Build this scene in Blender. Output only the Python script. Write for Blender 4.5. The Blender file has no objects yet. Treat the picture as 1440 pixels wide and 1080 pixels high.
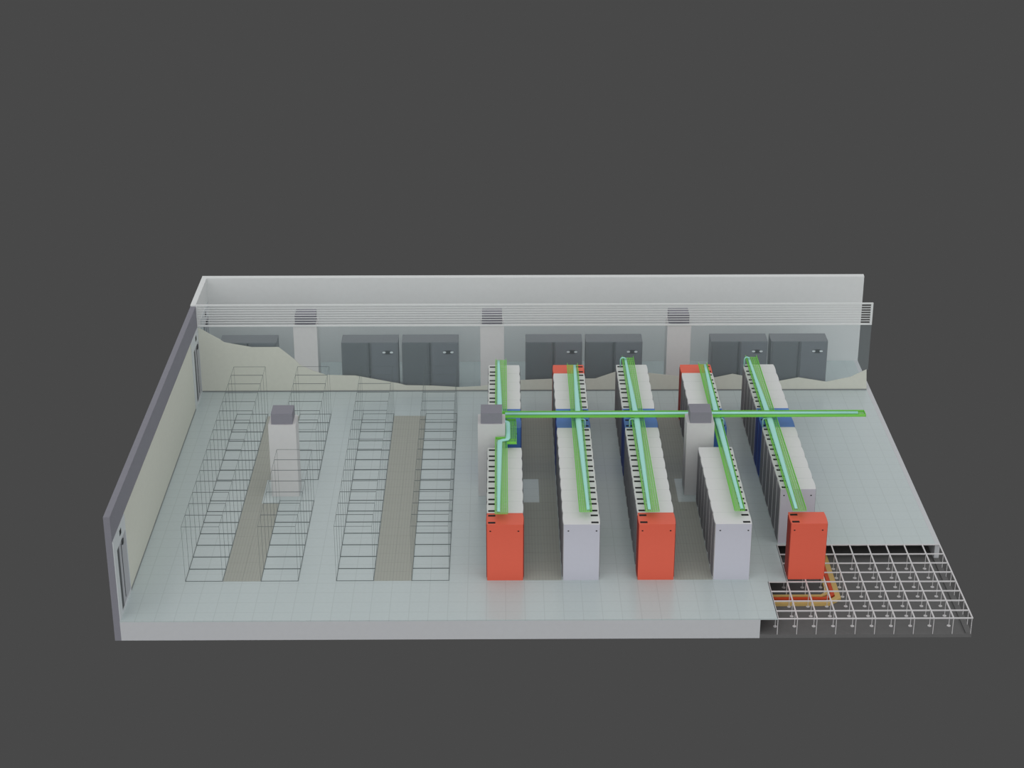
import bpy, math, random
from mathutils import Matrix, Vector
random.seed(4)
scn = bpy.context.scene
COL = scn.collection

# ------------------------------------------------------------------ materials
def srgb(r, g, b):
    f = lambda c: (c/255/12.92) if c/255 <= .04045 else ((c/255+.055)/1.055)**2.4
    return (f(r), f(g), f(b), 1)

def new_mat(name):
    m = bpy.data.materials.new(name); m.use_nodes = True
    nt = m.node_tree
    return m, nt, nt.nodes['Principled BSDF']

def mat(name, col, rough=.5, spec=.3, noise=.0, scale=6.0, metal=0):
    """plain painted surface with a faint procedural mottling"""
    m, nt, b = new_mat(name)
    b.inputs['Roughness'].default_value = rough
    b.inputs['Specular IOR Level'].default_value = spec
    b.inputs['Metallic'].default_value = metal
    tc = nt.nodes.new('ShaderNodeTexCoord'); nz = nt.nodes.new('ShaderNodeTexNoise')
    nz.inputs['Scale'].default_value = scale; nz.inputs['Detail'].default_value = 3
    nt.links.new(tc.outputs['Object'], nz.inputs['Vector'])
    mx = nt.nodes.new('ShaderNodeMix'); mx.data_type = 'RGBA'
    k = 1-noise
    mx.inputs[6].default_value = (col[0]*k, col[1]*k, col[2]*k, 1)
    mx.inputs[7].default_value = (min(col[0]*(1+noise), 1), min(col[1]*(1+noise), 1), min(col[2]*(1+noise), 1), 1)
    nt.links.new(nz.outputs['Fac'], mx.inputs[0]); nt.links.new(mx.outputs[2], b.inputs['Base Color'])
    return m

def grid_mask(nt, vec, sx, sy, ox, oy, w):
    """1 on lines of a sx by sy grid (world metres), 0 in the cells"""
    sep = nt.nodes.new('ShaderNodeSeparateXYZ'); nt.links.new(vec, sep.inputs[0])
    outs = []
    for i, (s, o) in enumerate(((sx, ox), (sy, oy))):
        a = nt.nodes.new('ShaderNodeMath'); a.operation = 'SUBTRACT'; a.inputs[1].default_value = o
        nt.links.new(sep.outputs[i], a.inputs[0])
        p = nt.nodes.new('ShaderNodeMath'); p.operation = 'PINGPONG'; p.inputs[1].default_value = s/2
        nt.links.new(a.outputs[0], p.inputs[0])
        c = nt.nodes.new('ShaderNodeMath'); c.operation = 'LESS_THAN'; c.inputs[1].default_value = w/2
        nt.links.new(p.outputs[0], c.inputs[0]); outs.append(c)
    mx = nt.nodes.new('ShaderNodeMath'); mx.operation = 'MAXIMUM'
    nt.links.new(outs[0].outputs[0], mx.inputs[0]); nt.links.new(outs[1].outputs[0], mx.inputs[1])
    return mx.outputs[0]

def tile_mat(name, col, line, sx, sy, ox, oy, w, rough, spec, noise=.04):
    m, nt, b = new_mat(name)
    b.inputs['Roughness'].default_value = rough; b.inputs['Specular IOR Level'].default_value = spec
    tc = nt.nodes.new('ShaderNodeTexCoord')
    g = grid_mask(nt, tc.outputs['Object'], sx, sy, ox, oy, w)
    nz = nt.nodes.new('ShaderNodeTexNoise'); nz.inputs['Scale'].default_value = 9; nz.inputs['Detail'].default_value = 4
    nt.links.new(tc.outputs['Object'], nz.inputs['Vector'])
    m1 = nt.nodes.new('ShaderNodeMix'); m1.data_type = 'RGBA'
    m1.inputs[6].default_value = tuple(c*(1-noise) for c in col[:3])+(1,)
    m1.inputs[7].default_value = tuple(min(1, c*(1+noise)) for c in col[:3])+(1,)
    nt.links.new(nz.outputs['Fac'], m1.inputs[0])
    m2 = nt.nodes.new('ShaderNodeMix'); m2.data_type = 'RGBA'; m2.inputs[7].default_value = line
    nt.links.new(g, m2.inputs[0]); nt.links.new(m1.outputs[2], m2.inputs[6])
    nt.links.new(m2.outputs[2], b.inputs['Base Color'])
    return m

def glass_mat(name, col, milk):
    """slightly milky clear sheet: mostly see-through, a little of its own colour"""
    m, nt, b = new_mat(name)
    b.inputs['Base Color'].default_value = col; b.inputs['Roughness'].default_value = .25
    tr = nt.nodes.new('ShaderNodeBsdfTransparent'); tr.inputs[0].default_value = (.975, .988, .99, 1)
    mx = nt.nodes.new('ShaderNodeMixShader'); mx.inputs[0].default_value = milk
    nt.links.new(tr.outputs[0], mx.inputs[1]); nt.links.new(b.outputs[0], mx.inputs[2])
    nt.links.new(mx.outputs[0], nt.nodes['Material Output'].inputs[0])
    return m

def plastic_mat(name, col, transl):
    """coloured plastic that lets some light through"""
    m, nt, b = new_mat(name)
    b.inputs['Base Color'].default_value = col; b.inputs['Roughness'].default_value = .45
    tl = nt.nodes.new('ShaderNodeBsdfTranslucent'); tl.inputs[0].default_value = col
    mx = nt.nodes.new('ShaderNodeMixShader'); mx.inputs[0].default_value = transl
    nt.links.new(b.outputs[0], mx.inputs[1]); nt.links.new(tl.outputs[0], mx.inputs[2])
    nt.links.new(mx.outputs[0], nt.nodes['Material Output'].inputs[0])
    return m

M = {}
M['floor'] = tile_mat('floor_tile', (.485, .555, .56, 1), (.43, .49, .495, 1), .5985, .6, 0, 0, .022, .22, .5)
M['perf'] = tile_mat('perforated_tile', (.385, .40, .36, 1), (.335, .35, .315, 1), .0993, .0993, 0, 0, .026, .5, .2)
M['concrete'] = mat('concrete', (.235, .235, .27, 1), .8, .2, .05)
M['white_wall'] = mat('white_wall', (.70, .72, .72, 1), .7, .2, .03)
M['cream'] = mat('cream_lining', (.64, .655, .585, 1), .7, .2, .04)
M['shell'] = mat('column_cladding', (.60, .605, .605, 1), .6, .25, .03)
M['plinth'] = mat('plinth', (.54, .555, .575, 1), .7, .2, .03)
M['slab'] = mat('slab', (.135, .135, .135, 1), .8, .2, .08)
M['white'] = mat('white_paint', (.67, .675, .68, 1), .45, .3, .02)
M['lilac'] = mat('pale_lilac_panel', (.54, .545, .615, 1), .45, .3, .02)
M['contact_shade'] = mat('contact_shade', (.24, .26, .26, 1), .6, .2)  # grey tone that paints contact shade at the foot of the walls
M['red'] = mat('red_paint', (.74, .125, .075, 1), .45, .3, .02)
M['blue'] = mat('blue_paint', (.075, .195, .52, 1), .45, .3, .02)
M['white_door'] = mat('dark_mesh_door', (.185, .185, .20, 1), .6, .2, .1, 60)
M['red_door'] = mat('dark_red_door', (.28, .03, .02, 1), .6, .2, .1, 60)
M['blue_door'] = mat('navy_door', (.035, .06, .24, 1), .6, .2, .1, 60)
M['black'] = mat('black', (.01, .01, .012, 1), .6, .2)
M['line'] = mat('outline_bar', (.13, .155, .155, 1), .6, .2)
M['tray'] = plastic_mat('green_tray', (.38, .85, .19, 1), .5)
M['cyan'] = mat('cyan_cable', (.38, .74, .68, 1), .45, .3, .03)
M['lead'] = mat('pale_lead', (.55, .76, .68, 1), .5, .3)
M['tan'] = mat('tan_cable', (.62, .43, .15, 1), .5, .3, .03)
M['rust'] = mat('red_cable', (.62, .07, .02, 1), .5, .3, .03)
M['steel'] = mat('light_steel', (.62, .61, .62, 1), .4, .4, .03)
M['crac'] = mat('grey_cabinet', (.185, .19, .205, 1), .5, .3, .05)
M['crac_door'] = mat('grey_cabinet_door', (.135, .145, .155, 1), .5, .3, .05)
M['crac_panel'] = mat('grey_cabinet_door_light', (.17, .18, .20, 1), .5, .3, .05)
M['lamp'] = mat('white_button', (.85, .88, .9, 1), .4, .3)
M['glass'] = glass_mat('glazing', (.45, .53, .555, 1), .105)
M['door_grey'] = mat('door_grey', (.40, .41, .44, 1), .5, .3, .03)
M['door_dark'] = mat('door_dark', (.06, .065, .07, 1), .5, .3, .03)
M['door_white'] = mat('door_white', (.60, .64, .66, 1), .5, .3, .02)

# ------------------------------------------------------------------ mesh builder
class MB:
    def __init__(s): s.v = []; s.f = []
    def add(s, vs, fs):
        o = len(s.v); s.v += [tuple(p) for p in vs]; s.f += [tuple(i+o for i in f) for f in fs]; return s
    def box(s, x0, x1, y0, y1, z0, z1):
        return s.add([(x0,y0,z0),(x1,y0,z0),(x1,y1,z0),(x0,y1,z0),(x0,y0,z1),(x1,y0,z1),(x1,y1,z1),(x0,y1,z1)],
                     [(0,3,2,1),(4,5,6,7),(0,1,5,4),(1,2,6,5),(2,3,7,6),(3,0,4,7)])
    def prism(s, pts, a0, a1, axis='z'):
        """closed polygon pts extruded along an axis; concave outlines allowed"""
        n = len(pts)
        put = {'z': lambda p, a: (p[0], p[1], a), 'y': lambda p, a: (p[0], a, p[1])}[axis]
        area = sum(pts[i][0]*pts[(i+1) % n][1]-pts[(i+1) % n][0]*pts[i][1] for i in range(n))
        if area < 0: pts = pts[::-1]
        if axis == 'y': a0, a1 = a1, a0
        vs = [put(p, a0) for p in pts]+[put(p, a1) for p in pts]
        fs = [tuple(range(n-1, -1, -1)), tuple(range(n, 2*n))]
        fs += [(i, (i+1) % n, n+(i+1) % n, n+i) for i in range(n)]
        return s.add(vs, fs)
    def tube(s, path, r, seg=10, flat=1.0):
        """swept round (or flattened) section; r may be a list"""
        P = [Vector(p) for p in path]; n = len(P); R = r if isinstance(r, (list, tuple)) else [r]*n
        rings = []
        prev = None
        for i in range(n):
            t = (P[min(i+1, n-1)]-P[max(i-1, 0)]).normalized()
            up = Vector((0, 0, 1)) if abs(t.z) < .9 else (prev or Vector((0, 1, 0)))
            a = t.cross(up).normalized(); b = a.cross(t).normalized(); prev = b
            rings.append([tuple(P[i]+a*R[i]*math.cos(2*math.pi*k/seg)+b*R[i]*flat*math.sin(2*math.pi*k/seg)) for k in range(seg)])
        vs = [p for g in rings for p in g]; fs = []
        for i in range(n-1):
            for k in range(seg):
                fs.append((i*seg+k, i*seg+(k+1) % seg, (i+1)*seg+(k+1) % seg, (i+1)*seg+k))
        fs += [tuple(range(seg-1, -1, -1)), tuple((n-1)*seg+k for k in range(seg))]
        return s.add(vs, fs)
    def disc(s, x, y, z0, z1, r, seg=14, ry=None):
        ry = ry or r
        return s.prism([(x+r*math.cos(2*math.pi*k/seg), y+ry*math.sin(2*math.pi*k/seg)) for k in range(seg)], z0, z1)
    def mesh(s, name, m):
        me = bpy.data.meshes.new(name); me.from_pydata(s.v, [], s.f)
        me.materials.append(m); me.update(); return me
    def build(s, name, m, parent=None, smooth=False):
        o = bpy.data.objects.new(name, s.mesh(name, m)); COL.objects.link(o)
        if parent: o.parent = parent
        if smooth:
            for p in o.data.polygons: p.use_smooth = True
        return o

def tag(o, label=None, cat=None, group=None, kind=None):
    if label: o['label'] = label
    if cat: o['category'] = cat
    if group: o['group'] = group
    if kind: o['kind'] = kind
    return o
def empty(name, loc):
    o = bpy.data.objects.new(name, None); o.location = loc; o.empty_display_size = .1; COL.objects.link(o); return o
def copy_tree(o, parent=None):
    c = o.copy(); COL.objects.link(c)
    if parent: c.parent = parent
    for ch in list(o.children): copy_tree(ch, c)
    return c
ORD = ['first','second','third','fourth','fifth','sixth','seventh','eighth','ninth','tenth','eleventh','twelfth',
       'thirteenth','fourteenth','fifteenth','sixteenth']

# ------------------------------------------------------------------ setting
XL, YF, YB, ZB = -26.196, -4.686, 12.644, -.69
ZS = -.572                                     # top of the base slab
YW = 15.58                                     # inner face of the outer back wall
# raised floor with the corner left open
f = MB().prism([(XL, YF), (-6.0, YF), (-6.0, -2.4), (-5.4, -2.4), (-5.4, .053), (-.16, .053), (-.16, YW), (XL, YW)], -.04, 0)
tag(f.build('floor', M['floor']), 'pale blue grey raised floor of square tiles with an open front right corner', 'floor', kind='structure')
b = MB().box(XL, 0, YF+.006, YB+3, ZB, ZS)
tag(b.build('floor_base', M['slab']), 'dark grey base slab below the raised floor, bare in the open corner', 'floor', kind='structure')
tag(MB().box(XL, -6.54, YF, YF+.2, ZB+.001, -.04).build('wall_front', M['plinth']), 'low pale plinth wall along the front edge of the raised floor', 'wall', kind='structure')
tag(MB().box(-.16, .0, .053, YB+.05, ZS, .002).build('wall_right', M['plinth']), 'low pale edge wall along the right side of the floor', 'wall', kind='structure')
tag(MB().box(-.18, 0, YF+.02, .05, ZS, ZS+.05).build('trim_1', M['slab']), 'dark kerb along the right edge of the open floor corner', 'trim', kind='structure')
# left wall: concrete core, cream lining, white return wall in the rear corridor
tag(MB().box(-26.393, XL, YF, YB-.001, ZB, 3.588).build('wall_left', M['concrete']), 'grey violet concrete wall along the left side', 'wall', kind='structure')
tag(MB().box(XL, XL+.012, -2.80, 10.95, .0, 2.732).build('wall_left_lining', M['cream']), 'cream lining on the lower part of the left concrete wall', 'wall', kind='structure')
wb = MB().prism([(-26.393, YB), (XL, YB), (XL, YW), (0, YW), (.02, YW+.28), (-26.393, YW+.28)], ZB, 3.64)
tag(wb.build('wall_back', M['white_wall']), 'tall white outer wall behind the rear corridor', 'wall', kind='structure')
tag(MB().box(-.16, .0, YB+.05, YW, ZS, .002).build('trim_2', M['plinth']), 'low pale edge at the right end of the rear corridor', 'trim', kind='structure')
# cut cream partition and the glazing that continues it upwards
jag = [(-26.20, 2.71), (-25.99, 2.62), (-25.75, 2.46), (-25.38, 2.24), (-25.20, 2.10), (-24.82, 2.02), (-24.14, 1.89), (-23.10, 1.89), (-22.51, 1.37), (-22.32, 1.14), (-21.79, 0.88), (-21.31, 0.71), (-20.70, 0.69), (-20.18, 0.68), (-19.34, 0.51), (-18.45, 0.33), (-18.21, 0.26), (-17.22, 0.24), (-16.14, 0.17), (-15.27, 0.21), (-13.73, 0.46), (-12.55, 0.51), (-10.81, 0.52), (-10.04, 0.80), (-8.71, 0.75), (-7.53, 0.60), (-6.14, 0.55), (-5.45, 0.70), (-4.62, 0.53), (-3.63, 0.39), (-2.87, 0.54), (-1.77, 0.35), (-0.82, 0.56), (-0.60, 0.68), (-0.23, 0.87)]   # x, z of the cut edge in metres
pts = [(-26.19, 0)]+[(max(x, -26.19), z) for x, z in jag]+[(-.17, 0)]
GX1 = -.17
tag(MB().prism(pts, YB, YB+.02, 'y').build('wall_partition', M['cream']), 'cream partition with a wavy cut top edge in front of the rear corridor', 'wall', kind='structure')
def jz(x):
    for (xa, za), (xb, zb_) in zip(jag, jag[1:]):
        if xa <= x <= xb: return za+(zb_-za)*(x-xa)/(xb-xa)
    return jag[0][1] if x < jag[0][0] else jag[-1][1]
PANES = [(-26.19, -22.515, 'left of the left corridor column'), (-21.585, -15.295, 'between the left and middle corridor columns'),
         (-14.365, -8.065, 'between the middle and right corridor columns'), (-7.135, GX1, 'right of the right corridor column')]
for n, (xa, xb, where) in enumerate(PANES):
    gp = [(xa, jz(xa)-.03)]+[(x, z-.03) for x, z in jag if xa < x < xb]+[(xb, jz(xb)-.03), (xb, 2.737), (xa, 2.737)]
    tag(MB().prism(gp, YB+.03, YB+.045, 'y').build('window_%d' % (n+1), M['glass']), 'clear blue tinted glazing above the cut partition, '+where, 'window', kind='structure')
# louvre band on top of the glazing
lv = empty('louvre_grille', (-13.2, YB+.03, 2.74))
tag(lv, 'long white louvre band with seven slats on top of the glazed partition', 'louvre')
def child(mb, name, m, root, **k):
    """mesh given in world coordinates, stored relative to its root"""
    L = root.matrix_basis.translation if False else root.location
    mb.v = [(x-L[0], y-L[1], z-L[2]) for x, y, z in mb.v]
    return mb.build(name, m, root, **k)
fr = MB()
fr.box(-26.19, GX1, YB, YB+.06, 3.595, 3.645); fr.box(-26.19, GX1, YB, YB+.06, 2.741, 2.80)
fr.box(-26.19, -26.14, YB, YB+.06, 2.80, 3.595); fr.box(-.25, GX1, YB, YB+.06, 2.80, 3.595)
child(fr, 'frame', M['white_wall'], lv)
for i in range(7):
    z = 2.80+.0994*(i+1)
    child(MB().box(-26.14, -.25, YB+.023, YB+.037, z-.0135, z+.0135), 'slat', M['white_wall'], lv)

# doors in the left wall
def door(name, y0, y1, label):
    r = empty(name, (XL, (y0+y1)/2, 0)); tag(r, label, 'door', kind='structure')
    a, b_ = y0+.42, y1-.05
    fr = MB(); X0, X1 = XL+.001, XL+.03
    fr.box(X0, X1, y0, a, 0, 2.73); fr.box(X0, X1, b_, y1, 0, 2.73); fr.box(X0, X1, a, b_, 2.22, 2.73); fr.box(X0, X1, a, b_, 0, .10)
    child(fr, 'door_frame', M['door_white'], r)
    m_ = a+.34
    child(MB().box(X0, XL+.012, a, m_, .10, 2.22), 'door_leaf', M['door_dark'], r)
    l2 = child(MB().box(X0, XL+.018, m_, b_, .10, 2.22), 'door_leaf', M['door_grey'], r); l2['label'] = 'grey door leaf'
    h = MB().box(XL+.018, XL+.03, m_+.28, m_+.32, .25, 2.1); child(h, 'handle', M['door_dark'], l2 if False else r)
    child(MB().box(XL+.0305, XL+.034, y0+.95, y0+1.2, 2.42, 2.6), 'exit_light', M['black'], r)
    child(MB().box(XL+.03, XL+.06, y0+1.15, y0+1.32, 2.02, 2.18), 'door_closer', M['door_dark'], r)
door('door_1', -4.67, -2.82, 'white framed grey double door at the front end of the left wall')
door('door_3', 13.5, 15.3, 'grey double door at the left end of the rear corridor behind the glazing')
door('door_2', 10.96, 12.63, 'white framed grey double door at the far end of the left wall')

tag(MB().box(XL+.012, XL+.03, -2.80, 10.95, 0, .05).build('shade_strip_left', M['contact_shade']), 'low dark strip standing in for contact shade along the left wall', 'shade_strip', kind='structure')  # strip added to draw the shade line where wall meets floor
tag(MB().box(XL+.03, GX1, YB-.015, YB-.001, 0, .05).build('shade_strip_back', M['contact_shade']), 'low dark strip standing in for contact shade along the cream partition', 'shade_strip', kind='structure')  # same painted contact shade, along the foot of the partition
# ------------------------------------------------------------------ columns
def column(x, y, w, d, cw, cd, label, group):
    r = empty('column', (x, y, 0)); tag(r, label, 'column', group)
    MB().box(-w/2, w/2, -d/2, d/2, 0, 2.732).build('cladding', M['shell'], r)
    MB().box(-cw/2, cw/2, -cd/2, cd/2, 2.732, 3.13).build('core', M['concrete'], r)
for x, l in ((-21.98, 'white clad column with grey top among the wire outlines on the left'),
             (-14.82, 'white clad column with grey top in the leftmost row of racks'),
             (-7.66, 'white clad column with grey top in the fourth row of racks')):
    column(x, 4.075, .94, .85, .73, .72, l, 'columns standing among the rows')
for x, l in ((-22.05, 'white column behind the glazing, left of the three'), (-14.83, 'white column behind the glazing, middle of the three'),
             (-7.60, 'white column behind the glazing, right of the three')):
    column(x, 13.14, .91, .93, .78, .70, l, 'columns in the rear corridor')

# ------------------------------------------------------------------ cooling cabinets in the rear corridor
def crac():
    r = empty('cooling_cabinet', (0, 0, 0)); W, D, H = 2.2, .85, 2.0
    MB().box(0, W, .04, D, 0, H).build('body', M['crac'], r)
    MB().box(.05, 1.0, 0, .04, .05, H-.02).build('door', M['crac_door'], r)
    MB().box(1.05, 1.115, .015, .04, .05, H-.02).build('centre_post', M['door_dark'], r)
    d = MB().box(1.17, W-.06, 0, .04, .05, H-.02).build('door', M['crac_panel'], r); d['label'] = 'door with the round display'
    p = MB(); n = 20
    p.prism([(1.80+.22*math.cos(2*math.pi*k/n), 1.595+.075*math.sin(2*math.pi*k/n)) for k in range(n)], -.02, 0, 'y')
    dp = p.build('display_panel', M['black'], d)
    for dx in (-.145, .145):
        p = MB().prism([(1.80+dx+.065*math.cos(2*math.pi*k/n), 1.605+.038*math.sin(2*math.pi*k/n)) for k in range(n)], -.035, -.02, 'y')
        p.build('button', M['lamp'], d)
    return r
proto = crac()
CL = ['dark grey cooling cabinet behind the glazing, alone at the left end', 'dark grey cooling cabinet just right of the left corridor column',
      'dark grey cooling cabinet, second one right of the left corridor column', 'dark grey cooling cabinet just right of the middle corridor column',
      'dark grey cooling cabinet, second one right of the middle corridor column', 'dark grey cooling cabinet just right of the right corridor column',
      'dark grey cooling cabinet at the right end of the corridor']
for i, x in enumerate((-25.4, -20.69, -18.34, -13.53, -11.19, -6.32, -3.98)):
    o = proto if i == 0 else copy_tree(proto)
    o.location = (x, 12.775, 0); tag(o, CL[i], 'cooling cabinet', 'cooling cabinets in the rear corridor')

# ------------------------------------------------------------------ perforated aisle tiles
Y0 = -2.265
pt = MB().box(-.298, .298, -.298, .298, 0, .006).mesh('perforated_tile', M['perf'])
def aisle(x0, x1, label, group, skip):
    xs = [x0+.3, x1-.3]
    for j in range(21):
        y = Y0+.3+.6*j
        for s, x in enumerate(xs):
            if skip == s and 3.12 < y < 4.95: continue
            o = bpy.data.objects.new('perforated_tile', pt); COL.objects.link(o); o.location = (x, y, .0)
            tag(o, label, 'floor tile', group)
aisle(-23.355, -22.155, 'brown grey perforated floor tile in the leftmost aisle, between wire outlines', 'perforated tiles in the leftmost aisle', 1)
aisle(-18.555, -17.355, 'brown grey perforated floor tile in the second aisle, between wire outlines', 'perforated tiles in the second aisle', None)
aisle(-13.78, -12.58, 'shaded perforated floor tile between the first and second rack rows', 'perforated tiles in the third aisle', 0)
aisle(-8.975, -7.775, 'shaded perforated floor tile between the third and fourth rack rows', 'perforated tiles in the rightmost aisle', 1)

# ------------------------------------------------------------------ wire outlines of future racks
def outline():
    r = empty('rack_outline', (0, 0, 0)); w, d, h = 1.2, .8, 1.97; e = .002
    def ring(z0, z1, t):
        m = MB()
        m.box(e, w-e, e, t, z0, z1); m.box(e, w-e, d-t, d-e, z0, z1); m.box(e, t, t, d-t, z0, z1); m.box(w-t, w-e, t, d-t, z0, z1)
        return m
    ring(0, .012, .017).build('base_frame', M['line'], r)
    ring(h-.012, h, .009).build('top_frame', M['line'], r)
    t = .009
    for x in (e, w-t):
        for y in (e, d-t):
            MB().box(x, x+t-e, y, y+t-e, .012, h-.012).build('post', M['line'], r)
    return r
proto = outline(); first = True
WN = ['leftmost', 'second', 'third', 'fourth']
for ri, x in enumerate((-24.56, -22.16, -19.76, -17.36)):
    ks = [k for k in range(16) if not (ri == 1 and k in (7, 8))]
    for n, k in enumerate(ks):
        o = proto if first else copy_tree(proto); first = False
        o.location = (x, Y0+.8*k, 0)
        tag(o, 'thin dark wire outline of a rack, %s from the front in the %s outline row' % (ORD[n], WN[ri]), 'rack outline', 'wire rack outlines on the left half of the floor')

# ------------------------------------------------------------------ server racks
BW, DP, HT = .792, 1.165, 2.0
def arc(n, bow):
    return [((1-(2*i/n-1)**2)*bow, BW*i/n) for i in range(n+1)]
def rack(colour, mir):
    r = empty('server_rack', (0, 0, 0))
    fx = (lambda x: 1.2-x) if mir else (lambda x: x)
    n = 8
    front = [(DP+b, y) for b, y in arc(n, .023)]; rear = [(.03-b*.6, y) for b, y in arc(n, .023)][::-1]
    MB().prism([(fx(x), y) for x, y in front+rear], .0, HT).build('body', M[colour], r)
    def door(side):
        out = []; inn = []
        for i in range(1, n*2):
            t = i/(n*2); y = BW*t
            if y < .05 or y > BW-.05: continue
            bw = (1-(2*t-1)**2)*.023
            if side: out.append((fx(DP+bw+.016), y)); inn.append((fx(DP+bw-.004), y))
            else: out.append((fx(.03-bw*.6-.016), y)); inn.append((fx(.03-bw*.6+.004), y))
        return MB().prism(out+inn[::-1], .06, HT-.05)
    door(1).build('front_door', M[colour+'_door'], r); door(0).build('rear_door', M[colour+'_door'], r)
    for y in (.135, .61):
        a, b_ = sorted((fx(.065), fx(.295)))
        MB().box(a, b_, y-.055, y+.055, HT-.01, HT+.004).build('cable_slot', M['black'], r)
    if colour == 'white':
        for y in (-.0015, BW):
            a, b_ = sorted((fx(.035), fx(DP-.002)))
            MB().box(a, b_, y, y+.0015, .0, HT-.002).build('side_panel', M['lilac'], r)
    for x in (.135, 1.02):
        MB().prism([(fx(x)+.03*math.cos(2*math.pi*k/10), 1.77+.022*math.sin(2*math.pi*k/10)) for k in range(10)], -.003, .01, 'y').build('side_lock', M['black'], r)
    return r
PR = {}
ROWS = {  # x of the row's left side, mirrored?, {k: colour}
 'a': (-14.975, 0, {**{0: 'red'}, **{k: 'white' for k in range(1, 7)}, **{9: 'blue', 10: 'blue'}, **{k: 'white' for k in range(11, 16)}}, 'leftmost row of racks'),
 'b': (-12.56, 1, {**{k: 'white' for k in range(15)}, **{9: 'blue', 10: 'blue', 15: 'red'}}, 'second row of racks'),
 'c': (-10.18, 0, {**{k: 'white' for k in range(1, 16)}, **{0: 'red', 9: 'blue', 10: 'blue'}}, 'middle row of racks'),
 'd': (-7.775, 1, {**{k: 'white' for k in range(15) if k not in (7, 8)}, **{9: 'blue', 10: 'blue', 15: 'red'}}, 'fourth row of racks'),
 'e': (-5.385, 0, {**{0: 'red'}, **{k: 'white' for k in range(3, 16)}, **{9: 'blue', 10: 'blue'}}, 'rightmost row of racks'),
}
for key, (x, mir, cols, rn) in ROWS.items():
    for n, k in enumerate(sorted(cols)):
        c = cols[k]
        if (c, mir) not in PR: o = PR[(c, mir)] = rack(c, mir)
        else: o = copy_tree(PR[(c, mir)])
        o.location = (x, Y0+.8*k+.005, 0)
        tag(o, '%s server rack, %s from the front in the %s' % ({'white': 'white', 'red': 'orange red', 'blue': 'blue'}[c], ORD[n], rn), 'server rack', 'server racks in five rows')

# ------------------------------------------------------------------ cable trays and cables
ZT = 2.25
def mesh_panel(m, x0, x1, y0, y1, z, long_axis):
    """welded wire mesh: wires both ways"""
    wl, wt, h = .022, .024, .010
    if long_axis == 'y':
        n = 6
        for i in range(n+1):
            x = x0+(x1-x0)*i/n; m.box(x-wl/2, x+wl/2, y0, y1, z, z+h)
        k = max(1, round((y1-y0)/.1))
        for i in range(k+1):
            y = y0+(y1-y0)*i/k; m.box(x0, x1, y-wt/2, y+wt/2, z-h, z)
    else:
        n = 6
        for i in range(n+1):
            y = y0+(y1-y0)*i/n; m.box(x0, x1, y-wl/2, y+wl/2, z, z+h)
        k = max(1, round((x1-x0)/.1))
        for i in range(k+1):
            x = x0+(x1-x0)*i/k; m.box(x-wt/2, x+wt/2, y0, y1, z-h, z)
    return m
def tray(loc, label, runs, walls, z=ZT, wh=.085):
    r = empty('cable_tray', loc); tag(r, label, 'cable tray', 'green cable trays above the racks')
    m = MB()
    for x0, x1, y0, y1, ax in runs: mesh_panel(m, x0, x1, y0, y1, z, ax)
    child(m, 'mesh_base', M['tray'], r)
    for x0, x1, y0, y1 in walls: child(MB().box(x0, x1, y0, y1, z, z+wh), 'side_wall', M['tray'], r)
    return r
t = .012; YE0, YE1 = -1.99, 10.42
TR = {'b': (-12.02, -11.63, -1.87, 9.95, 'second row of racks'), 'c': (-9.93, -9.50, -1.87, 10.62, 'middle row of racks'),
      'd': (-7.11, -6.79, -1.83, 9.97, 'fourth row of racks'), 'e': (-5.27, -4.85, -1.85, 10.65, 'rightmost row of racks')}
for k, (x0, x1, e0, e1, rn) in TR.items():
    tray(((x0+x1)/2, e0, ZT), 'green wire mesh cable tray above the '+rn, [(x0, x1, e0, e1, 'y')], [(x0, x0+t, e0, e1), (x1-t, x1, e0, e1)])
TR['a'] = (0, 0, YE0, YE1, '')
ax0, ax1, jx = -14.69, -14.29, -13.97
ya, yb, yc, yd = 3.10, 3.50, 4.62, 5.00
tray((-14.49, YE0, ZT), 'green wire mesh cable tray above the leftmost row of racks, bent around the column',
     [(ax0, ax1, YE0, yb, 'y'), (ax1, jx, ya, yb, 'x'), (ax1-.045, jx, yb, yc, 'y'), (ax1, jx, yc, yd, 'x'), (ax0, ax1, yc, YE1, 'y')],
     [(ax0, ax0+t, YE0, yb), (ax1-t, ax1, YE0, ya), (ax1, jx, ya, ya+t), (jx-t, jx, ya+t, yd-t), (ax0+t, ax1-.045, yb-t, yb),
      (ax1-.045, ax1-.045+t, yb, yc), (ax1, jx, yd-t, yd), (ax1-t, ax1, yd, YE1), (ax0, ax0+t, yc, YE1)])
CX0, CX1, CY0, CY1, CZ = -14.45, -1.76, 4.92, 5.30, 2.40
tray((-8.1, 5.2, CZ), 'long green cable tray running crosswise above all five rack rows',
     [(CX0, CX1, CY0, CY1, 'x')], [(CX0, CX1, CY0, CY0+t), (CX0, CX1, CY1-t, CY1), (CX1-t, CX1, CY0+t, CY1-t)], z=CZ, wh=.085)

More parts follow.
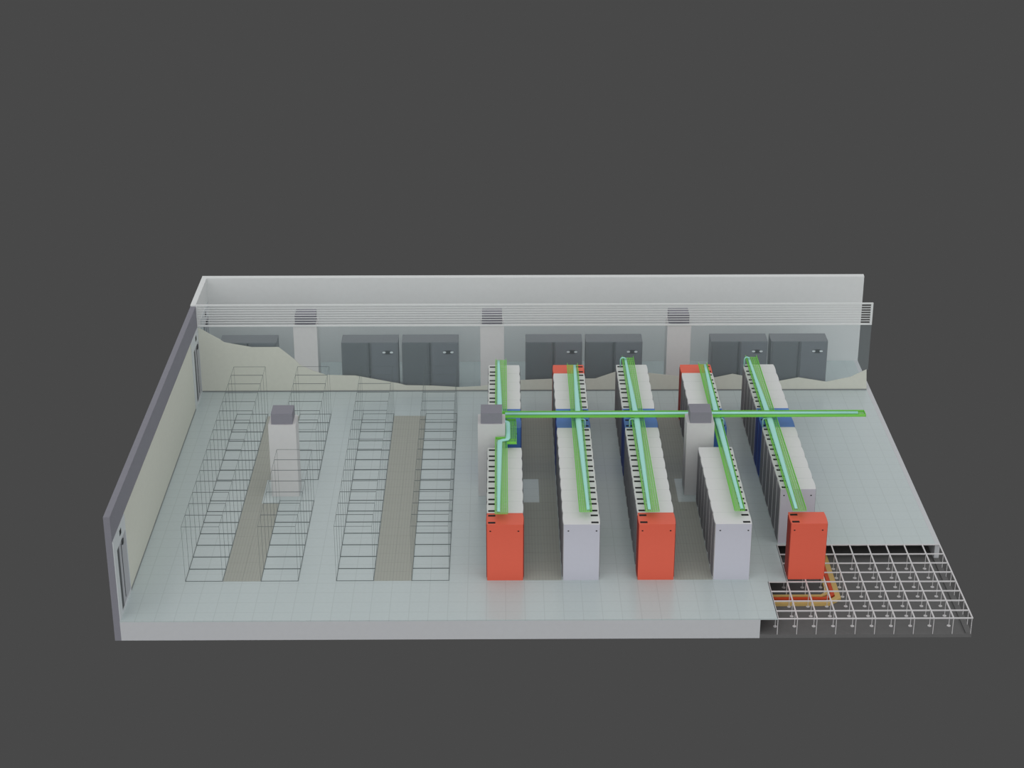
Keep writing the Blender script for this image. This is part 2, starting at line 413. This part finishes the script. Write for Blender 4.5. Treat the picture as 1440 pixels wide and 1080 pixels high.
def arch(x0, y, x1, ztop, r, z1=2.0, yo=0.0):
    """a lead that climbs out of the tray and drops into a rack slot"""
    P = []
    for i in range(13):
        a = math.pi*i/12
        P.append(((x0+x1)/2+(x0-x1)/2*math.cos(a), y+yo*i/12, ztop-r+r*math.sin(a)))
    return [(x0, y, ZT+.06)]+P+[(x1, y+yo, z1+.006)]
def bundle(key, x_edge, sgn, x_slot, rn):
    cols = ROWS[key][2]; kc = 9.0; YE0, YE1 = TR[key][2], TR[key][3]
    r = empty('cable_bundle', (x_edge, YE0+.06, ZT+.012)); tag(r, 'turquoise cable bundle lying in the tray above the '+rn, 'cable bundle', 'turquoise cable bundles in the trays')
    def rad(y):
        k = (y-Y0)/.8; dist = abs(k-kc)/(9.0 if k < kc else 6.6)
        return .105*(1-.55*min(dist, 1))
    path = []; R = []
    def seg(y0, y1, off=0, n=24):
        for i in range(n+1):
            y = y0+(y1-y0)*i/n; q = rad(y)
            path.append((x_edge+sgn*(q+.0)+off, y, ZT+.012+q*.45)); R.append(q)
    if key == 'a':
        seg(YE0+.08, 3.22, n=20)
        for x, y in ((-14.42, 3.30), (-14.30, 3.34), (-14.26, 3.44), (-14.26, 3.6), (-14.26, 4.5), (-14.26, 4.7), (-14.30, 4.78), (-14.42, 4.82)):
            path.append((x, y, ZT+.055)); R.append(.085)
        seg(4.92, YE1-.12, n=18)
    else: seg(YE0+.08, YE1-.12)
    b = MB().tube(path, R, 12, .45)
    child(b, 'trunk', M['cyan'], r, smooth=True)
    for k in sorted(cols):
        for y in (.135, .61):
            yy = Y0+.8*k+y
            big = (k == 15 and y > .3 and key in 'ce') or (k == 9 and y < .3)
            rr = .026 if big else .014
            if k == 0 or yy > YE1-.1: continue
            if key == 'a' and k == 9: continue
            edge = x_slot                                    # tray wall on the slot side
            xs = edge-sgn*(.07 if big else .025)
            xa = x_edge+sgn*(.05 if big else .03)
            if not big:
                zz = ZT+.024
                xi = edge+sgn*.03; rr = .009
                p = [(xa+sgn*.03, yy, zz), (xi+sgn*.02, yy, zz), (xi, yy, zz-.012), (xi-sgn*.006, yy, ZT-.03), (xi-sgn*.012, yy, 2.006)]
                child(MB().tube(p, rr, 8), 'drop_cable', M['lead'], r, smooth=True); continue
            p = arch(xa, yy-(.0 if k == 15 else .10), xs, ZT+(.125 if k == 15 else .065), .09 if k == 15 else .06)
            child(MB().tube(p, rr, 8), 'drop_cable', M['cyan'], r, smooth=True)
    return r
for key, xe, sg in (('a', -14.63, 1), ('b', -11.69, -1), ('c', -9.86, 1), ('d', -6.82, -1), ('e', -5.215, 1)):
    slot = {'a': -14.69, 'b': -11.63, 'c': -9.93, 'd': -6.79, 'e': -5.27}[key]
    bundle(key, xe, sg, slot, ROWS[key][3])
r = empty('cable_bundle', (CX0, 5.13, CZ)); tag(r, 'turquoise cable bundle in the crosswise tray above all rows', 'cable bundle', 'turquoise cable bundles in the trays')
child(MB().tube([(CX0+.1, 5.13, CZ+.055), (CX1-.25, 5.13, CZ+.055)], .075, 12, .6), 'trunk', M['cyan'], r, smooth=True)

# ------------------------------------------------------------------ open corner: frame, pedestals, power cables
g = empty('raised_floor_frame', (-3, -2.3, ZS)); tag(g, 'pale steel grid of stringers on thin pedestals in the open floor corner', 'floor frame')
sw, sh = .021, .03
XS = [-6.0+.6*i for i in range(11)]
ys_all = [-.6*i for i in range(0, 8)]
YFR = YF+.02
for i, y in enumerate([0.035]+ys_all[1:]+[YFR]):
    x0 = -6.0 if y < -2.3 else -5.4
    child(MB().box(x0, -.001, y-sw, y+sw, -sh-.001, -.001), 'stringer', M['steel'], g)
for x in XS:
    x = min(x, -sw)
    y1 = .03 if x > -5.5 else -2.4
    child(MB().box(x-sw, x+sw, YFR, y1, -sh, 0), 'stringer', M['steel'], g)
post = MB().box(-.009, .009, -.009, .009, ZS, -sh).mesh('pedestal', M['steel'])
plate = MB().disc(0, 0, ZS, ZS+.015, .06, 14).mesh('base_plate', M['steel'])
for x in XS:
    for y in ys_all[1:]+[YFR]:
        if x < -5.5 and y > -2.3: continue
        xx = min(x, -.03)
        o = bpy.data.objects.new('pedestal', post); COL.objects.link(o); o.parent = g; o.location = (xx+3, y+2.3, -ZS)
        if y != YFR and xx < -.1:
            q = bpy.data.objects.new('base_plate', plate); COL.objects.link(q); q.parent = o
def power(name, label, m, y, x, w, ch):
    """flat cable along x under the floor, chamfered corner, then back along y"""
    z0, z1 = ZS, -.47
    a = [(-8.0, y-w/2), (x-ch, y-w/2), (x+w/2, y+ch-w/2+.0), (x+w/2, .6)]
    b_ = [(x-w/2, .6), (x-w/2, y+ch+w*.1), (x-ch-w*.1, y+w/2), (-8.0, y+w/2)]
    tag(MB().prism(a+b_, z0, z1).build(name, m), label, 'power cable', 'power cables under the open floor corner')
power('power_cable', 'tan power cable on the outside of the bend under the open floor', M['tan'], -2.88, -3.78, .17, .34)
power('power_cable', 'red power cable between two tan ones under the open floor', M['rust'], -2.63, -3.93, .12, .26)
power('power_cable', 'tan power cable on the inside of the bend under the open floor', M['tan'], -2.47, -4.07, .12, .22)

# ------------------------------------------------------------------ light, world, camera
w = bpy.data.worlds.new('world'); scn.world = w; w.use_nodes = True
w.node_tree.nodes['Background'].inputs[0].default_value = (.065, .065, .065, 1)
def sun(name, strength, angle, direction, col=(1, 1, 1)):
    l = bpy.data.lights.new(name, 'SUN'); l.energy = strength; l.angle = math.radians(angle); l.color = col
    o = bpy.data.objects.new(name, l); COL.objects.link(o); o.location = (-13, -5, 20)
    o.rotation_euler = Vector(direction).to_track_quat('-Z', 'Y').to_euler()
    return o
sun('sky_light', 1.75, 175, (0, .2, -1))
sun('front_light', .95, 110, (-.1, 1, -.55))

cam = bpy.data.cameras.new('camera'); co = bpy.data.objects.new('camera', cam); COL.objects.link(co)
Rv = Vector((.999979326, -.00639513681, -.000670443)).normalized()
Uv = Vector((.00318098, .40137559, .91590803)); Uv = (Uv-Rv*Uv.dot(Rv)).normalized(); Bv = Rv.cross(Uv)
mw = Matrix((Rv, Uv, Bv)).transposed().to_4x4(); mw.translation = (-14.4709077, -54.37556713, 29.67054318)
co.matrix_world = mw
cam.sensor_width = 36; cam.lens = 65.80693619; cam.clip_end = 500; cam.clip_start = 1
scn.camera = co
scn.view_settings.view_transform = 'Standard'; scn.view_settings.look = 'None'
scn.view_settings.exposure = 0; scn.view_settings.gamma = 1; scn.view_settings.use_curve_mapping = False
